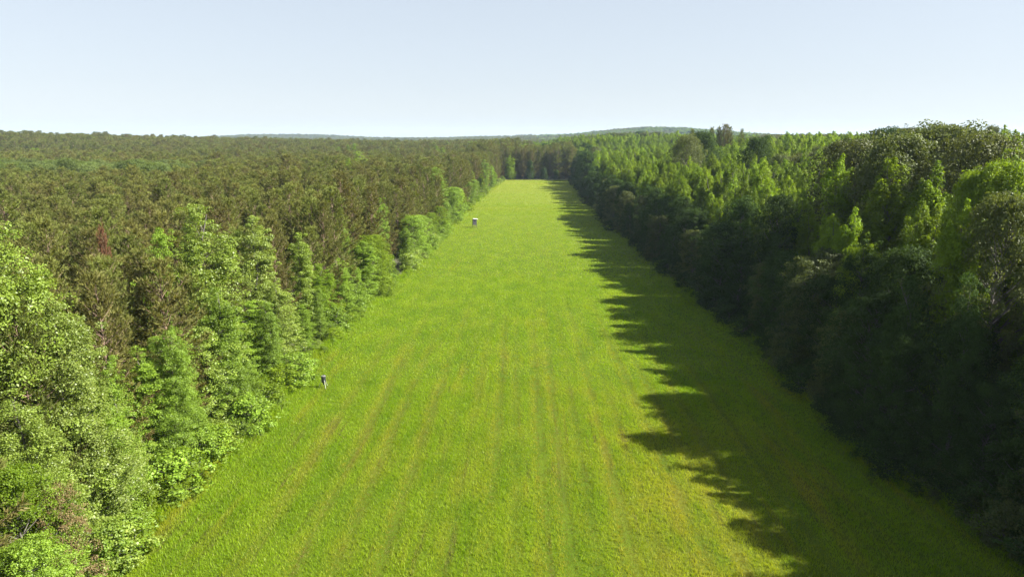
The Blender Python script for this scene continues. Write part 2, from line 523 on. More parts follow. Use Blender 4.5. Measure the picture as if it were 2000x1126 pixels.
# grass blades
FUR = np.array([(-19, .5), (-15.2, .8), (-12.3, .7), (-9.2, .9), (-6.9, .35), (-5.1, .5), (-2.6, .9), (-.6, .5), (1.9, 1), (3.6, 1), (5.4, .6), (7.6, 1), (9.4, .45), (12.4, .9), (14.8, .6), (17.5, .5), (21, .5)])
def furrow(x, y):
    """0..1: how far the grass is beaten down or dried along the old drill and wheel lines"""
    f = np.zeros(len(x)); g_ = np.zeros(len(x))
    for k, (c, w_) in enumerate(FUR):
        cc = c + .25 * np.sin(y * .035 + k) + .06 * np.sin(y * .6 + 2 * k)
        on = np.clip(.75 + .6 * np.sin(y * .13 + k * 1.9) * np.sin(y * .05 + k) + .3 * np.sin(y * .9 + k), 0, 1)
        f = np.maximum(f, w_ * on * np.exp(-((x - cc) / (.22 + .18 * on)) ** 2))
        g_ = np.maximum(g_, w_ * (.35 + .65 * on) * np.exp(-((x - cc + .3) / .7) ** 2))
    q = np.clip((125 - y) / 50, 0, 1); return f * q, g_ * q
def blades(rng, n, y0, y1, hgt, wid, taper=1):
    y = y0 + (y1 - y0) * rng.uniform(0, 1, n) ** taper
    a = left_edge(y) - .8; b = right_edge(y) + 2.4
    x = a + (b - a) * rng.uniform(0, 1, n)
    own = rng.integers(0, n // 9, n); tuft = rng.uniform(size=n) < .55       # over half the blades grow in tufts
    hs_ = rng.uniform(0, 1, n // 9); hsh = np.where(tuft, hs_[own], rng.uniform(0, 1, n))
    x = np.where(tuft, x[own] + rng.normal(0, .11, n), x); y = np.where(tuft, y[own] + rng.normal(0, .11, n), y)
    big = .5 + .5 * np.sin(x * .31 + 2 * np.sin(y * .07)) * np.sin(y * .13 + x * .05)
    h = hgt * (.75 + .22 * hsh + .3 * big) * rng.uniform(.7, 1.2, n)
    fr, halo = furrow(x, y); h = h * (1 - .85 * fr)
    edge = np.minimum(x - left_edge(y), right_edge(y) - x); h = h * (1 + 2.0 * np.clip(1 - edge / 1.6, 0, 1))
    az = rng.uniform(0, 6.28, n); bend = rng.uniform(.1, .65, n) * h
    bx = np.cos(az) * bend - .12 * h; by = np.sin(az) * bend
    sx = -np.sin(az + rng.normal(0, .6, n)); sy = np.cos(az)
    w = wid * rng.uniform(.6, 1.3, n)
    V = np.empty((n, 4, 3))
    V[:, 0] = np.stack([x - sx * w / 2, y - sy * w / 2, 0 * x], 1)
    V[:, 1] = np.stack([x + sx * w / 2, y + sy * w / 2, 0 * x], 1)
    V[:, 2] = np.stack([x + bx * .45 + sx * w * .4, y + by * .45 + sy * w * .4, h * .62], 1)
    V[:, 3] = np.stack([x + bx, y + by, h], 1)
    return V.reshape(-1, 3), rng.uniform(0, 1, n), np.clip(fr * rng.uniform(.5, 1.3, n), 0, 1), np.clip(halo * rng.uniform(.2, 1.1, n), 0, 1)
rng = np.random.default_rng(21)
B = [blades(rng, 360000, 30, 78, .22, .034), blades(rng, 200000, 78, 140, .21, .055), blades(rng, 120000, 140, 300, .22, .085, 1.2), blades(rng, 70000, 260, 486, .22, .14)]
V = np.concatenate([b[0] for b in B]); T = np.concatenate([b[1] for b in B]); FR = np.concatenate([b[2] for b in B]); HA = np.concatenate([b[3] for b in B])
o = mesh_obj('grass', np_mesh('grass', V, np.arange(len(V)), 4, [M['blades']], dict(leaf_tone=T, beaten=FR, dried=HA)))
tag(o, 'short bright green grass covering the near half of the field', 'grass', kind='stuff')


# ------------------------------------------------------------------ hero trees of the left wood edge
def solve_edge(u, v, off, side=-1):
    """world place and height of a tree whose top shows at (u, v) and which stands off metres behind the field edge"""
    d = ray(u, v); lo, hi = 5., 900.
    for _ in range(60):
        t = (lo + hi) / 2; x, y = d[0] * t, d[1] * t
        e = (left_edge(y) - off) if side < 0 else (right_edge(y) + off)
        inside = x > e if side < 0 else x < e
        if inside: lo = t
        else: hi = t
    return x, y, CAM_H + d[2] * t


keep = []       # (x, y, r): kept free of forest trees
def hero(u, v, off, lst, i, key, wide, label, name='hardwood_tree', cat='tree', side=-1, group=None, rmul=1.0):
    x, y, z = solve_edge(u, v, off, side)
    h = z - float(terrain(x, y))
    o = place_tree(name, variant(lst, i, key), x, y, h, wide * 1.12, label, cat, group)
    keep.append((x, y, 3.3 * wide * rmul)); return o

LG = 'broadleaf trees along the left edge of the field'
hero(-30, 432, 6, BROAD, 0, 'pale', .9, 'tall pale leaved tree cut by the left border, its tip the highest there', group=LG)
hero(105, 590, 3.5, BROAD, 1, 'pale', .95, 'pale green tree sloping down beside the tall one at the left border', group=LG)
hero(20, 760, 3.2, BROAD, 2, 'pale', 1.05, 'pale leafed broad tree low in the left corner, behind the dry tan bush', group=LG)
hero(210, 690, 4.0, EDGE, 3, 'fresh', .95, 'small fresh green tree filling the gap right of the pale trees', group=LG)
hero(235, 850, 2.6, SKIRT, 0, 'pale', .8, 'low pale rounded tree standing at the near grass edge', group=LG)
hero(320, 640, 2.5, BROAD, 0, 'fresh', .85, 'bushy mid height tree with bright leaves below the brown pines', group=LG)
hero(305, 448, 9.0, EDGE, 2, 'fresh', .62, 'slim leaning tree with a narrow bright tip among the pines', group=LG)
hero(385, 402, 6.5, EDGE, 0, 'pale', 1.0, 'tall pointed tree, the highest tip of the nearer left row', group=LG)
hero(425, 560, 2.5, EDGE, 3, 'fresh', 1.0, 'leafy green tree in front of the tallest pointed one', group=LG)
hero(490, 422, 6.0, EDGE, 1, 'pale', .85, 'sharp pointed pale tree, second of the tall nearer row', group=LG)
hero(520, 590, 2.0, EDGE, 0, 'fresh', .95, 'dense bright tree reaching the grass just behind the barrel feeder', group=LG)
hero(580, 457, 5.0, EDGE, 4, 'pale', .85, 'round shouldered pale tree, third of the tall nearer row', group=LG)
hero(475, 700, 1.6, SKIRT, 1, 'fresh', .75, 'low domed green tree left of the barrel feeder', group=LG)
hero(620, 560, 2.0, EDGE, 2, 'fresh', .9, 'fresh green tree spilling down to the grass below the brown branches', group=LG)
hero(668, 432, 6.0, EDGE, 3, 'fresh', .5, 'thin bright tree with a bare neck among brown pine branches', group=LG)
hero(715, 395, 6.0, EDGE, 4, 'fresh', .85, 'pointed green tree rising from brown pine branches beyond the first row', group=LG)
hero(735, 470, 2.6, EDGE, 1, 'fresh', .9, 'bright tree with a full skirt halfway along the left edge', group=LG)
hero(690, 520, 1.5, SKIRT, 2, 'fresh', .7, 'low round green tree at a bend of the left edge', group=LG)
hero(822, 440, 1.5, SKIRT, 3, 'fresh', .65, 'small bright tree with dark gap of shade on its left, before the blind', group=LG)
hero(850, 327, 5.5, EDGE, 0, 'fresh', 1.3, 'big bright tree with two points behind the hunting blind', group=LG)
hero(880, 372, 2.5, EDGE, 2, 'fresh', 1.15, 'wide green tree on the grass edge just left of the hunting blind', group=LG)
hero(905, 325, 6, EDGE, 3, 'gum', .8, 'grey green slim tree in the pines beyond the hunting blind', group=LG)
hero(945, 312, 2.5, EDGE, 4, 'fresh', 1.15, 'tall bright narrow tree on the edge well beyond the blind', group=LG)
hero(960, 322, 3.0, EDGE, 1, 'fresh', 1.0, 'smaller bright tree leaning on the tall narrow one beyond the blind', group=LG)
hero(988, 300, 2.5, EDGE, 2, 'gum', 1.2, 'last green tree of the left edge at the far corner', group=LG)
hero(675, 308, 40, EDGE, 3, 'lime', 1.1, 'lone lime green tree standing deep inside the pines', group='single broadleaf trees inside the pines')
hero(702, 296, 50, EDGE, 0, 'pale', 1.3, 'pale rounded tree inside the pines, behind the lone lime one', group='single broadleaf trees inside the pines')
x, y, z = solve_edge(205, 450, 16)
place_tree('dead_pine', (with_mat(PINES[2][0], 'rust'), PINES[2][1], 17), x, y, z, .28, 'rust red dead pine showing among the olive pines', 'tree'); keep.append((x, y, 1))

# ------------------------------------------------------------------ hero trees of the right wood
RG_ = 'broadleaf trees along the right edge of the field'
def hero_at(u, v, D, lst, i, key, wide, label, group, name='hardwood_tree'):
    d = ray(u, v); t = D / math.hypot(d[0], d[1]); x, y, z = d[0] * t, d[1] * t, CAM_H + d[2] * t
    h = z - float(terrain(x, y)); keep.append((x, y, 4.2 * wide))
    return place_tree(name, variant(lst, i, key), x, y, h, wide, label, 'tree', group)
RI = 'big trees of the right wood'
hero_at(1850, 254, 112, OAK, 0, 'oak', 1.1, 'huge olive oak with a broad dome, the highest crown on the right', RI)
hero_at(1770, 272, 105, OAK, 1, 'oak', .8, 'olive oak shouldering the huge dome from its left', RI)
hero_at(1920, 272, 100, OAK, 2, 'oak', .8, 'olive oak shouldering the huge dome from its right', RI)
hero_at(1690, 280, 118, OAK, 3, 'oak', .95, 'dark grey green oak with a rounded top left of the huge dome', RI)
hero_at(1742, 256, 160, OAK, 2, 'dark', .7, 'small dark round crown on the skyline left of the huge dome', RI)
hero_at(1962, 250, 118, SPIRE, 0, 'gum', .8, 'pointed green tree breaking the skyline at the right border', RI)
hero_at(1998, 256, 112, SPIRE, 2, 'gum', .8, 'second pointed tree cut by the right border at the skyline', RI)
hero_at(1960, 325, 82, OAK, 3, 'lime', .55, 'yellow green tree with glowing leaves near the right border', RI)
hero_at(1905, 345, 80, OAK, 1, 'lime', .42, 'smaller yellow green tree left of the glowing one at the right border', RI)
hero_at(1745, 308, 96, SPIRE, 1, 'gum', 1.15, 'bright tree of many spires below the left flank of the huge dome', RI)
hero_at(1815, 322, 90, SPIRE, 3, 'gum', 1.1, 'bright tree of upright spires under the huge dome', RI)
hero_at(1640, 305, 108, SPIRE, 0, 'gum', 1.0, 'slender sunlit tree below the dark grey green oak', RI)
hero_at(1440, 304, 150, SPIRE, 2, 'lime', 1.15, 'yellowest spire in the middle of the right wood', RI)
hero_at(1500, 318, 134, SPIRE, 1, 'gum', 1.1, 'sunlit green spire just right of the yellowest one', RI)
hero_at(1672, 400, 98, SPIRE, 3, 'gum', .8, 'lower bright tip catching sun in the shaded right slope', RI)
hero_at(1960, 390, 70, OAK, 1, 'oak', .6, 'olive oak crown low at the right border, lit on top', RI)
hero_at(1375, 262, 240, OAK, 0, 'dark', .85, 'dark rounded crown on the skyline under the lone pine tops', RI)
hero_at(1345, 268, 225, OAK, 2, 'oak', .7, 'olive crown left of the dark one on the skyline', RI)
hero_at(1480, 272, 210, OAK, 1, 'dark', .7, 'dark clump of crown between sunlit spires behind the right wood', RI)
for k, (u, v, w) in enumerate([(1352, 254, .7), (1389, 252, .8), (1408, 250, .9), (1416, 246, 1.1), (1428, 250, .9), (1447, 254, .7)]):
    d = ray(u, v); t = 370 / math.hypot(d[0], d[1]); x, y, z = d[0] * t, d[1] * t, CAM_H + d[2] * t
    lab = ['faint pine top furthest left on the right skyline', 'small pine top left of the tallest skyline pine', 'slim pine top touching the tallest skyline pine',
           'tallest lone pine standing above the right skyline', 'pine top right of the tallest skyline pine', 'last small pine top on the skyline, apart from the others'][k]
    place_tree('pine_tree', PINES[k], x, y, z - float(terrain(x, y)), .62 * w, lab, 'tree', 'lone pines on the right skyline')

rl = random.Random(77)
zones = lambda y: 'before the barrel feeder' if y < 62 else 'about level with the barrel feeder' if y < 80 else 'between the barrel feeder and the blind' if y < 190 else 'beyond the blind'
for k in range(30):
    y = 36 * (478 / 36) ** ((k + rl.uniform(.2, .8)) / 30)
    x = float(left_edge(y)) - rl.uniform(1.4, 3.2) - (1.4 if y < 75 else 0); h = rl.uniform(6, 11.5)
    lst, i = (EDGE, rl.randrange(5)) if rl.random() < .6 else (SKIRT, rl.randrange(4))
    place_tree('hardwood_tree', variant(lst, i, rl.choice(['fresh', 'fresh', 'gum', 'pale'] if y < 90 else ['fresh', 'gum'])), x, y, h, rl.uniform(.95, 1.35) * (1.5 if lst is EDGE else 1),
               'low leafy tree of the left edge, ' + zones(y), 'tree', 'low trees along the left edge of the field')
for k in range(44):
    y = 22 * (430 / 22) ** ((k + rl.uniform(.2, .8)) / 44)
    x = float(right_edge(y)) + rl.uniform(1.2, 3.4); h = rl.uniform(9, 14)
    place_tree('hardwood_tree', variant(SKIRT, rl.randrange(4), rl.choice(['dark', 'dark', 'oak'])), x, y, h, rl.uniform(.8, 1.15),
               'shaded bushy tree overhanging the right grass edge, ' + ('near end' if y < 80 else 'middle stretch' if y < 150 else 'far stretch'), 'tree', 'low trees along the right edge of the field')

# far end of the field
FE = 'green trees at the far end of the field'
for u, v, w, lab, key in [(997, 304, .8, 'tall dark green tree at the left corner of the far end', 'gum'), (1036, 312, .9, 'pointed green tree before the pines at the far end', 'dark'),
                     (1062, 326, .85, 'low spreading green tree before the pines at the far end', 'dark'), (1086, 330, .8, 'small shaded tree at the right of the far end', 'dark')]:
    d = ray(u, 350); x = d[0] / d[1] * (Y_END + 3); y = Y_END + 3
    d2 = ray(u, v); t = y / d2[1]
    place_tree('hardwood_tree', variant(EDGE, 1 if u < 1050 else 3, key), x, y, CAM_H + d2[2] * t, w * (1.7 if u < 1050 else 2.6), lab, 'tree', FE); keep.append((x, y, 2))


# ------------------------------------------------------------------ forests: where each kind stands
rng = np.random.default_rng(5)
def lattice(x0, x1, y0, y1, s, jit=.33):
    X, Y = np.meshgrid(np.arange(x0, x1, s), np.arange(y0, y1, s))
    X = X + (np.arange(X.shape[0])[:, None] % 2) * s * .5
    X = X.ravel() + rng.uniform(-jit, jit, X.size) * s; Y = Y.ravel() + rng.uniform(-jit, jit, Y.size) * s
    return X, Y
HALF = math.tan(R(43))
def in_view(x, y, pad=12): return ((np.abs(x) < (y + 5) * HALF + pad) & (y > 8)) | ((x > 0) & (x < 80) & (y < 60))
kp = np.array(keep)
def free(x, y, f=1.0):
    d = np.hypot(x[:, None] - kp[None, :, 0], y[:, None] - kp[None, :, 1])
    return (d > kp[None, :, 2] * f).all(1)
blobs = [(-172, 250, 34, 20), (-215, 268, 34, 24), (-150, 285, 22, 10), (-128, 240, 9, 7)]
def hardpatch(x, y):
    m_ = np.zeros(len(x), bool)
    for cx, cy, a, b in blobs: m_ |= ((x - cx) / a) ** 2 + ((y - cy) / b) ** 2 < 1
    return m_
def vnoise(x, y, s): return np.sin(x / s + 1.7 * np.sin(y / s * .7)) * np.sin(y / s * 1.1 + 1.3 * np.sin(x / s * .6))

P_ = []; Hd = []          # rows: x, y, height, width factor
bands = [(0, 260, 4.9, 4.7, .9), (260, 620, 5.8, 6.2, 1.1), (620, 1300, 8.5, 9.5, 1.4), (1300, 2800, 14, 15, 1.8), (2800, 6000, 30, 30, 2.8)]
for a, b, sp, sh, ws in bands:
    for kind, s in (('p', sp), ('h', sh)):
        X, Y = lattice(-b, b, -12, b, s)
        D = np.hypot(X, Y); k = (D >= a) & (D < b) & in_view(X, Y); X, Y = X[k], Y[k]
        yc = np.clip(Y, -60, 480)
        left = (X < left_edge(yc) - 3.6); right = X > right_edge(yc) + 1.5
        beyond = Y > Y_END + 7
        endpine = beyond & (Y < Y_END + 60) & (X > -40) & (X < 38)
        far = np.hypot(X, Y) > 620
        hp = hardpatch(X, Y)
        left_side = (X < -8 - .03 * (Y - 480)) | (Y < Y_END + 7) & left
        isp = (left & (Y < Y_END + 7) & ~hp) | endpine | (beyond & left_side & ~endpine & (Y < 620 + .35 * np.abs(X)) & (X < -30)) & ~hp
        fp = far & (X < -60) & (vnoise(X, Y, 160) > -.45)
        fp |= far & (X >= -60) & (vnoise(X, Y, 130) > .35)
        isp = np.where(far, fp, isp)
        cell = np.abs(np.sin(np.round(X / 9) * 12.9898 + np.round(Y / 9) * 78.233) * 43758.5453) % 1
        isp = isp & ~((cell < .035) & (np.hypot(X, Y) > 110) & ~endpine)
        ok = (left | right | beyond)
        pick = ok & (isp if kind == 'p' else ~isp)
        X, Y = X[pick], Y[pick]
        if kind == 'p':
            k = free(X, Y, .55); X, Y = X[k], Y[k]
            h = 17.5 + rng.normal(0, 1.15, len(X)) + 1.3 * vnoise(X, Y, 23)
            h = np.where((X > -40) & (X < 40) & (Y > 480), h + 4.5, h)
            if a >= 600: h = h + 2.5
            P_.append(np.stack([X, Y, h, ws * rng.uniform(.85, 1.25, len(X))], 1))
        else:
            k = free(X, Y, .6); X, Y = X[k], Y[k]
            off = X - right_edge(np.clip(Y, -60, 480))
            h = 20.5 + rng.normal(0, 1.3, len(X)) + 1.4 * vnoise(X, Y, 31)
            h = h + np.where((X > 0) & (Y < 82), 3.6 * np.clip((100 - Y) / 34, 0, 1), 0) 
            h = np.where(off < 4.5, h * .72, np.where(off < 9, h * .9, h))
            h = np.where((X > 0) & (off < 13), np.minimum(h, 21.3 + 3 * np.clip((68 - Y) / 15, 0, 1)), h)
            h = np.where((X < 0) & hardpatch(X, Y), h * .97 + 4.2, h)
            h = np.where((X > -150) & (X < 160) & (Y > 548) & (Y < 820), h + 6, h)
            Hd.append(np.stack([X, Y, h, ws * rng.uniform(.8, 1.2, len(X)) * np.where(X < 0, 1.25, 1)], 1))
P_ = np.concatenate(P_); Hd = np.concatenate(Hd)
print('pines', len(P_), 'hardwoods', len(Hd))


def really_in_frame(A):
    dx = A[:, 0] * math.cos(-YAW) - A[:, 1] * math.sin(-YAW); dy = A[:, 0] * math.sin(-YAW) + A[:, 1] * math.cos(-YAW)
    u = dx / (dy * math.cos(PITCH) + 4) * F + 1000
    return (u > -40) & (u < 2040) & (A[:, 1] > 28)


def pick_individuals(A, n):
    D = np.hypot(A[:, 0], A[:, 1]) + np.where(really_in_frame(A), 0, 1e6)
    o = np.argsort(D); return A[o[:n]], A[o[n:]]


NP_IND = 293; NH_IND = 178
patch = hardpatch(Hd[:, 0], Hd[:, 1]) & really_in_frame(Hd)
pt = Hd[patch]; o_ = np.argsort(np.hypot(pt[:, 0], pt[:, 1])); pt, ptr = pt[o_[:20]], pt[o_[20:]]
pi, pr_ = pick_individuals(P_, NP_IND); hi, hr = pick_individuals(Hd[~patch], NH_IND - 20)
hi = np.concatenate([hi, pt]); hr = np.concatenate([hr, ptr])

# individual pines, told apart by where they stand
for k, (x, y, h, w) in enumerate(pi):
    d = left_edge(y) - x
    if d < 8:
        lab = 'brown skirted pine just behind the leafy front row, ' + ('before the barrel feeder' if y < 62 else 'level with the barrel feeder' if y < 85 else 'between barrel feeder and blind')
        var = (EDGEPINE[k % 3]); var = (*var[:2], 16)
    else:
        lab = 'olive green pine of the even dense stand on the left, ' + ('in its near part' if y < 70 else 'in its middle part' if y < 110 else 'in its far part')
        var = PINES[k % 6]
    place_tree('pine_tree', var, x, y, h, w, lab, 'tree', 'pines of the stand left of the field')

OAKY = lambda x, y: vnoise(x, y, 37) + .6 * vnoise(x + 40, y, 13)
for k, (x, y, h, w) in enumerate(hi):
    off = x - float(right_edge(y)); q = float(OAKY(x, y)); r = rnd.random()
    if off < 5 and x > 0:
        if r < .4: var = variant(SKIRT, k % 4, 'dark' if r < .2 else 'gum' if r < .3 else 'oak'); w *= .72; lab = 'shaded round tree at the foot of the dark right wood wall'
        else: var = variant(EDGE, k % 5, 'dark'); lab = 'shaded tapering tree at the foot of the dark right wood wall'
        lab += ', near end' if y < 80 else ', middle stretch' if y < 150 else ', far stretch'
    elif x > 0:
        if q > .95: var = variant(OAK, k % 4, 'oak' if r < .85 else 'dark'); w *= .66; lab = 'rounded olive oak among the bright spires of the right wood'
        else: var = variant(SPIRE, k % 4, 'gum' if r < .75 else 'lime'); w *= 1.1; lab = 'pointed bright green tree inside the right wood'
        lab += ', nearer half' if math.hypot(x, y) < 105 else ', further half'
    else:
        if hardpatch(np.array([x]), np.array([y]))[0]: var = variant(OAK, k % 4, 'sage'); w *= .75; lab = 'pale rounded tree in the broadleaf patch amid the left pines'
        else: var = variant(EDGE, k % 5, 'fresh' if r < .5 else 'gum'); w *= .9; lab = 'single green broadleaf tip rising among the olive pines'
    place_tree('hardwood_tree', var, x, y, h, w, lab, 'tree', 'trees of the right wood' if x > 0 else 'broadleaf patch in the left pines' if 'patch' in lab else 'single broadleaf trees inside the pines')


# ------------------------------------------------------------------ the rest of each forest as one object each
def scatter(name, A, variants, choice, label, cat):
    """points carrying variant, spin and size; the crowns and trunks of trees that stand in the scene are set on them"""
    me = bpy.data.meshes.new(name)
    n = len(A); me.vertices.add(n)
    z = terrain(A[:, 0], A[:, 1])
    me.vertices.foreach_set('co', np.stack([A[:, 0], A[:, 1], z - .05], 1).astype(np.float32).ravel())
    a = me.attributes.new('choice', 'INT', 'POINT'); a.data.foreach_set('value', choice.astype(np.int32))
    a = me.attributes.new('spin', 'FLOAT_VECTOR', 'POINT')
    a.data.foreach_set('vector', np.stack([rng.normal(0, .02, n), rng.normal(0, .02, n), rng.uniform(0, 6.28, n)], 1).astype(np.float32).ravel())
    mh = np.array([v[2] for v in variants])[choice]
    s = A[:, 2] / mh
    a = me.attributes.new('size', 'FLOAT_VECTOR', 'POINT')
    a.data.foreach_set('vector', np.stack([s * A[:, 3], s * A[:, 3], s], 1).astype(np.float32).ravel())
    o = mesh_obj(name, me)
    ng = bpy.data.node_groups.new(name, 'GeometryNodeTree')
    ng.interface.new_socket('Geometry', in_out='INPUT', socket_type='NodeSocketGeometry')
    ng.interface.new_socket('Geometry', in_out='OUTPUT', socket_type='NodeSocketGeometry')
    nn = ng.nodes; gi = nn.new('NodeGroupInput'); go = nn.new('NodeGroupOutput'); join = nn.new('GeometryNodeJoinGeometry')
    def attr(nm, dt):
        q = nn.new('GeometryNodeInputNamedAttribute'); q.data_type = dt; q.inputs[0].default_value = nm
        return q.outputs['Attribute']
    ch = attr('choice', 'INT'); sp = attr('spin', 'FLOAT_VECTOR'); sz = attr('size', 'FLOAT_VECTOR')
    for k, (crown, trunk, _) in enumerate(variants):
        src = nn.new('GeometryNodeJoinGeometry')
        for me_ in (crown, trunk):
            ob = first_user(me_)
            if ob is None: continue
            oi = nn.new('GeometryNodeObjectInfo'); oi.inputs[0].default_value = ob; oi.transform_space = 'ORIGINAL'
            oi.inputs['As Instance'].default_value = False
            ng.links.new(oi.outputs['Geometry'], src.inputs[0])
        cmp_ = nn.new('FunctionNodeCompare'); cmp_.data_type = 'INT'; cmp_.operation = 'EQUAL'
        ng.links.new(ch, cmp_.inputs[2]); cmp_.inputs[3].default_value = k
        ip = nn.new('GeometryNodeInstanceOnPoints')
        ng.links.new(gi.outputs[0], ip.inputs['Points']); ng.links.new(cmp_.outputs[0], ip.inputs['Selection'])
        ng.links.new(src.outputs[0], ip.inputs['Instance'])
        e2r = nn.new('FunctionNodeEulerToRotation'); ng.links.new(sp, e2r.inputs[0]); ng.links.new(e2r.outputs[0], ip.inputs['Rotation'])
        ng.links.new(sz, ip.inputs['Scale'])
        ng.links.new(ip.outputs[0], join.inputs[0])
    ng.links.new(join.outputs[0], go.inputs[0])
    md = o.modifiers.new('scatter', 'NODES'); md.node_group = ng
    return tag(o, label, cat, kind='stuff')


_users = {}
for ob in scene.objects:
    if ob.type == 'MESH' and ob.data: _users.setdefault(ob.data.name, ob)
def first_user(me): return _users.get(me.name)

pv = [PINES[i] for i in range(6)] + [(*EDGEPINE[i][:2], 16) for i in range(3)]
D = np.hypot(pr_[:, 0], pr_[:, 1])
dl = left_edge(np.clip(pr_[:, 1], -60, 480)) - pr_[:, 0]
ch = rng.integers(0, 6, len(pr_)); ch = np.where((dl > 0) & (dl < 8) & (pr_[:, 1] < 500) | (np.abs(pr_[:, 0]) < 40) & (pr_[:, 1] > 485) & (pr_[:, 1] < 515), 6 + ch % 3, ch)
scatter('pine_forest', pr_, pv, ch, 'olive pine forest running back to the left horizon and round the far end of the field', 'forest')

# make sure every variant needed exists in the scene
hv = [variant(SPIRE, i, 'gum') for i in range(4)] + [variant(SPIRE, i, 'lime') for i in range(4)] + [variant(OAK, i, 'oak') for i in range(4)] \
    + [variant(OAK, i, 'dark') for i in range(4)] + [variant(SKIRT, i, 'dark') for i in range(4)] + [variant(EDGE, i, 'dark') for i in range(4)] + [variant(OAK, i, 'sage') for i in range(4)] + [variant(EDGE, i, 'gum') for i in range(4)]
missing = [i for i, v in enumerate(hv) if first_user(v[0]) is None]
avail = np.array([i for i in range(len(hv)) if i not in missing])
print('missing', missing)
X, Y = hr[:, 0], hr[:, 1]; q = OAKY(X, Y); r = rng.uniform(size=len(hr)); k4 = rng.integers(0, 4, len(hr))
off = X - right_edge(np.clip(Y, -60, 480))
oaky = q > .8
c = np.where(oaky, np.where(r < .7, 8 + k4, 12 + k4), np.where(r < .85, k4, 4 + k4))
wfac = np.where(oaky, .72, 1.2)
edge = (off < 5) & (X > 0) & (Y < Y_END + 8)
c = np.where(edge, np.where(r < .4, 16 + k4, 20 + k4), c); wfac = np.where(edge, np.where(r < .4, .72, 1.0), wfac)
lp = (X < 0) & (np.hypot(X, Y) < 620)
hpm = hardpatch(X, Y); c = np.where(lp, np.where(hpm, 24 + k4, 28 + k4), c); wfac = np.where(lp, .8, wfac)
bad = ~np.isin(c, avail)
c = np.where(bad, avail[(k4 + (c // 4)) % len(avail)], c)
hr[:, 3] *= wfac
scatter('hardwood_forest', hr, hv, c, 'mixed green broadleaf forest running back to the right horizon and the hazy hills', 'forest')


# ------------------------------------------------------------------ shrubs along both edges
rs = random.Random(31)
def shrubs(side, y0, y1, n, keys, label, group):
    for k in range(n):
        t = (k + rs.uniform(.1, .9)) / n
        y = y0 * (y1 / y0) ** t
        x = float(left_edge(y)) - rs.uniform(-.7, 1.8) if side < 0 else float(right_edge(y)) + rs.uniform(-1.2, 2.0)
        h = rs.uniform(.7, 3.6)
        zone = ', near end' if y < 75 else ', middle' if y < 150 else ', far end'
        place_tree('shrub', variant(SHRUB, rs.randrange(4), rs.choice(keys)), x, y, h, rs.uniform(.9, 1.5), label + zone, 'shrub', group)
shrubs(-1, 36, 484, 125, ['fresh', 'fresh', 'gum', 'pale', 'lime'], 'leafy green shrub on the grass line under the left trees', 'shrubs under the left trees')
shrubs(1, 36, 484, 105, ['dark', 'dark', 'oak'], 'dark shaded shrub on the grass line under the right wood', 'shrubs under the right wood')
def shrub_at(u, v, h, key, wide, label, i=0):
    x, y = ground_at(u, v); place_tree('shrub', variant(SHRUB, i, key), x, y, h, wide, label, 'shrub')
def corner(u, v, y, lst, i, key, wide, label, cat='shrub', name='shrub'):
    d = ray(u, v); t = y / d[1]; place_tree(name, variant(lst, i, key), d[0] * t, y, CAM_H + d[2] * t, wide, label, cat)
corner(95, 955, 38, SKIRT, 1, 'tan', .85, 'dry tan and yellow bush in the lower left corner')
corner(15, 915, 36, SKIRT, 2, 'gum', .8, 'deep green rounded bush left of the dry tan one')
corner(50, 1060, 34, SKIRT, 3, 'fresh', 1.2, 'bright leafy bush at the bottom edge of the lower left corner')


# ------------------------------------------------------------------ barrel feeder and hunting blind
import bmesh
def bm_obj(name, fn, mat, parent):
    bm = bmesh.new(); fn(bm); me = bpy.data.meshes.new(name); bm.to_mesh(me); bm.free(); me.materials.append(mat)
    return mesh_obj(name, me, parent)
def cyl(bm, r1, r2, z0, z1, seg=28, at=(0, 0)):
    bmesh.ops.create_cone(bm, cap_ends=True, segments=seg, radius1=r1, radius2=r2, depth=z1 - z0, matrix=Matrix.Translation((at[0], at[1], (z0 + z1) / 2)))
def box(bm, x0, x1, y0, y1, z0, z1, mat=None):
    T = Matrix.Translation(((x0 + x1) / 2, (y0 + y1) / 2, (z0 + z1) / 2)) @ Matrix.Diagonal((x1 - x0, y1 - y0, z1 - z0, 1))
    bmesh.ops.create_cube(bm, size=1, matrix=(mat @ T) if mat else T)
def rod(bm, a, b, r, seg=8):
    a, b = Vector(a), Vector(b); d = b - a
    bmesh.ops.create_cone(bm, cap_ends=True, segments=seg, radius1=r, radius2=r, depth=d.length, matrix=Matrix.Translation((a + b) / 2) @ d.to_track_quat('Z', 'Y').to_matrix().to_4x4())

fx, fy = ground_at(633, 757)
fd = bpy.data.objects.new('barrel_feeder', None); COL.objects.link(fd); fd.location = (fx, fy, 0)
tag(fd, 'black barrel game feeder on pale metal legs at the left side of the near field', 'feeder')
def drum(bm):
    cyl(bm, .25, .25, .72, 1.42)
    for z in (.74, .95, 1.18, 1.40): cyl(bm, .26, .26, z - .012, z + .012)
    cyl(bm, .09, .245, .60, .72)
bm_obj('barrel', drum, M['barrel'], fd)
lid = bm_obj('lid', lambda bm: (cyl(bm, .27, .27, 1.42, 1.46), cyl(bm, .25, .2, 1.46, 1.5)), M['pale_lid'], fd)
bm_obj('lid_knob', lambda bm: (cyl(bm, .03, .03, 1.5, 1.55), cyl(bm, .05, .04, 1.55, 1.58)), M['barrel'], lid)
bm_obj('spinner_motor', lambda bm: (cyl(bm, .07, .07, .44, .60), cyl(bm, .12, .12, .42, .44), box(bm, -.07, .07, -.1, -.06, .44, .58)), M['barrel'], fd)
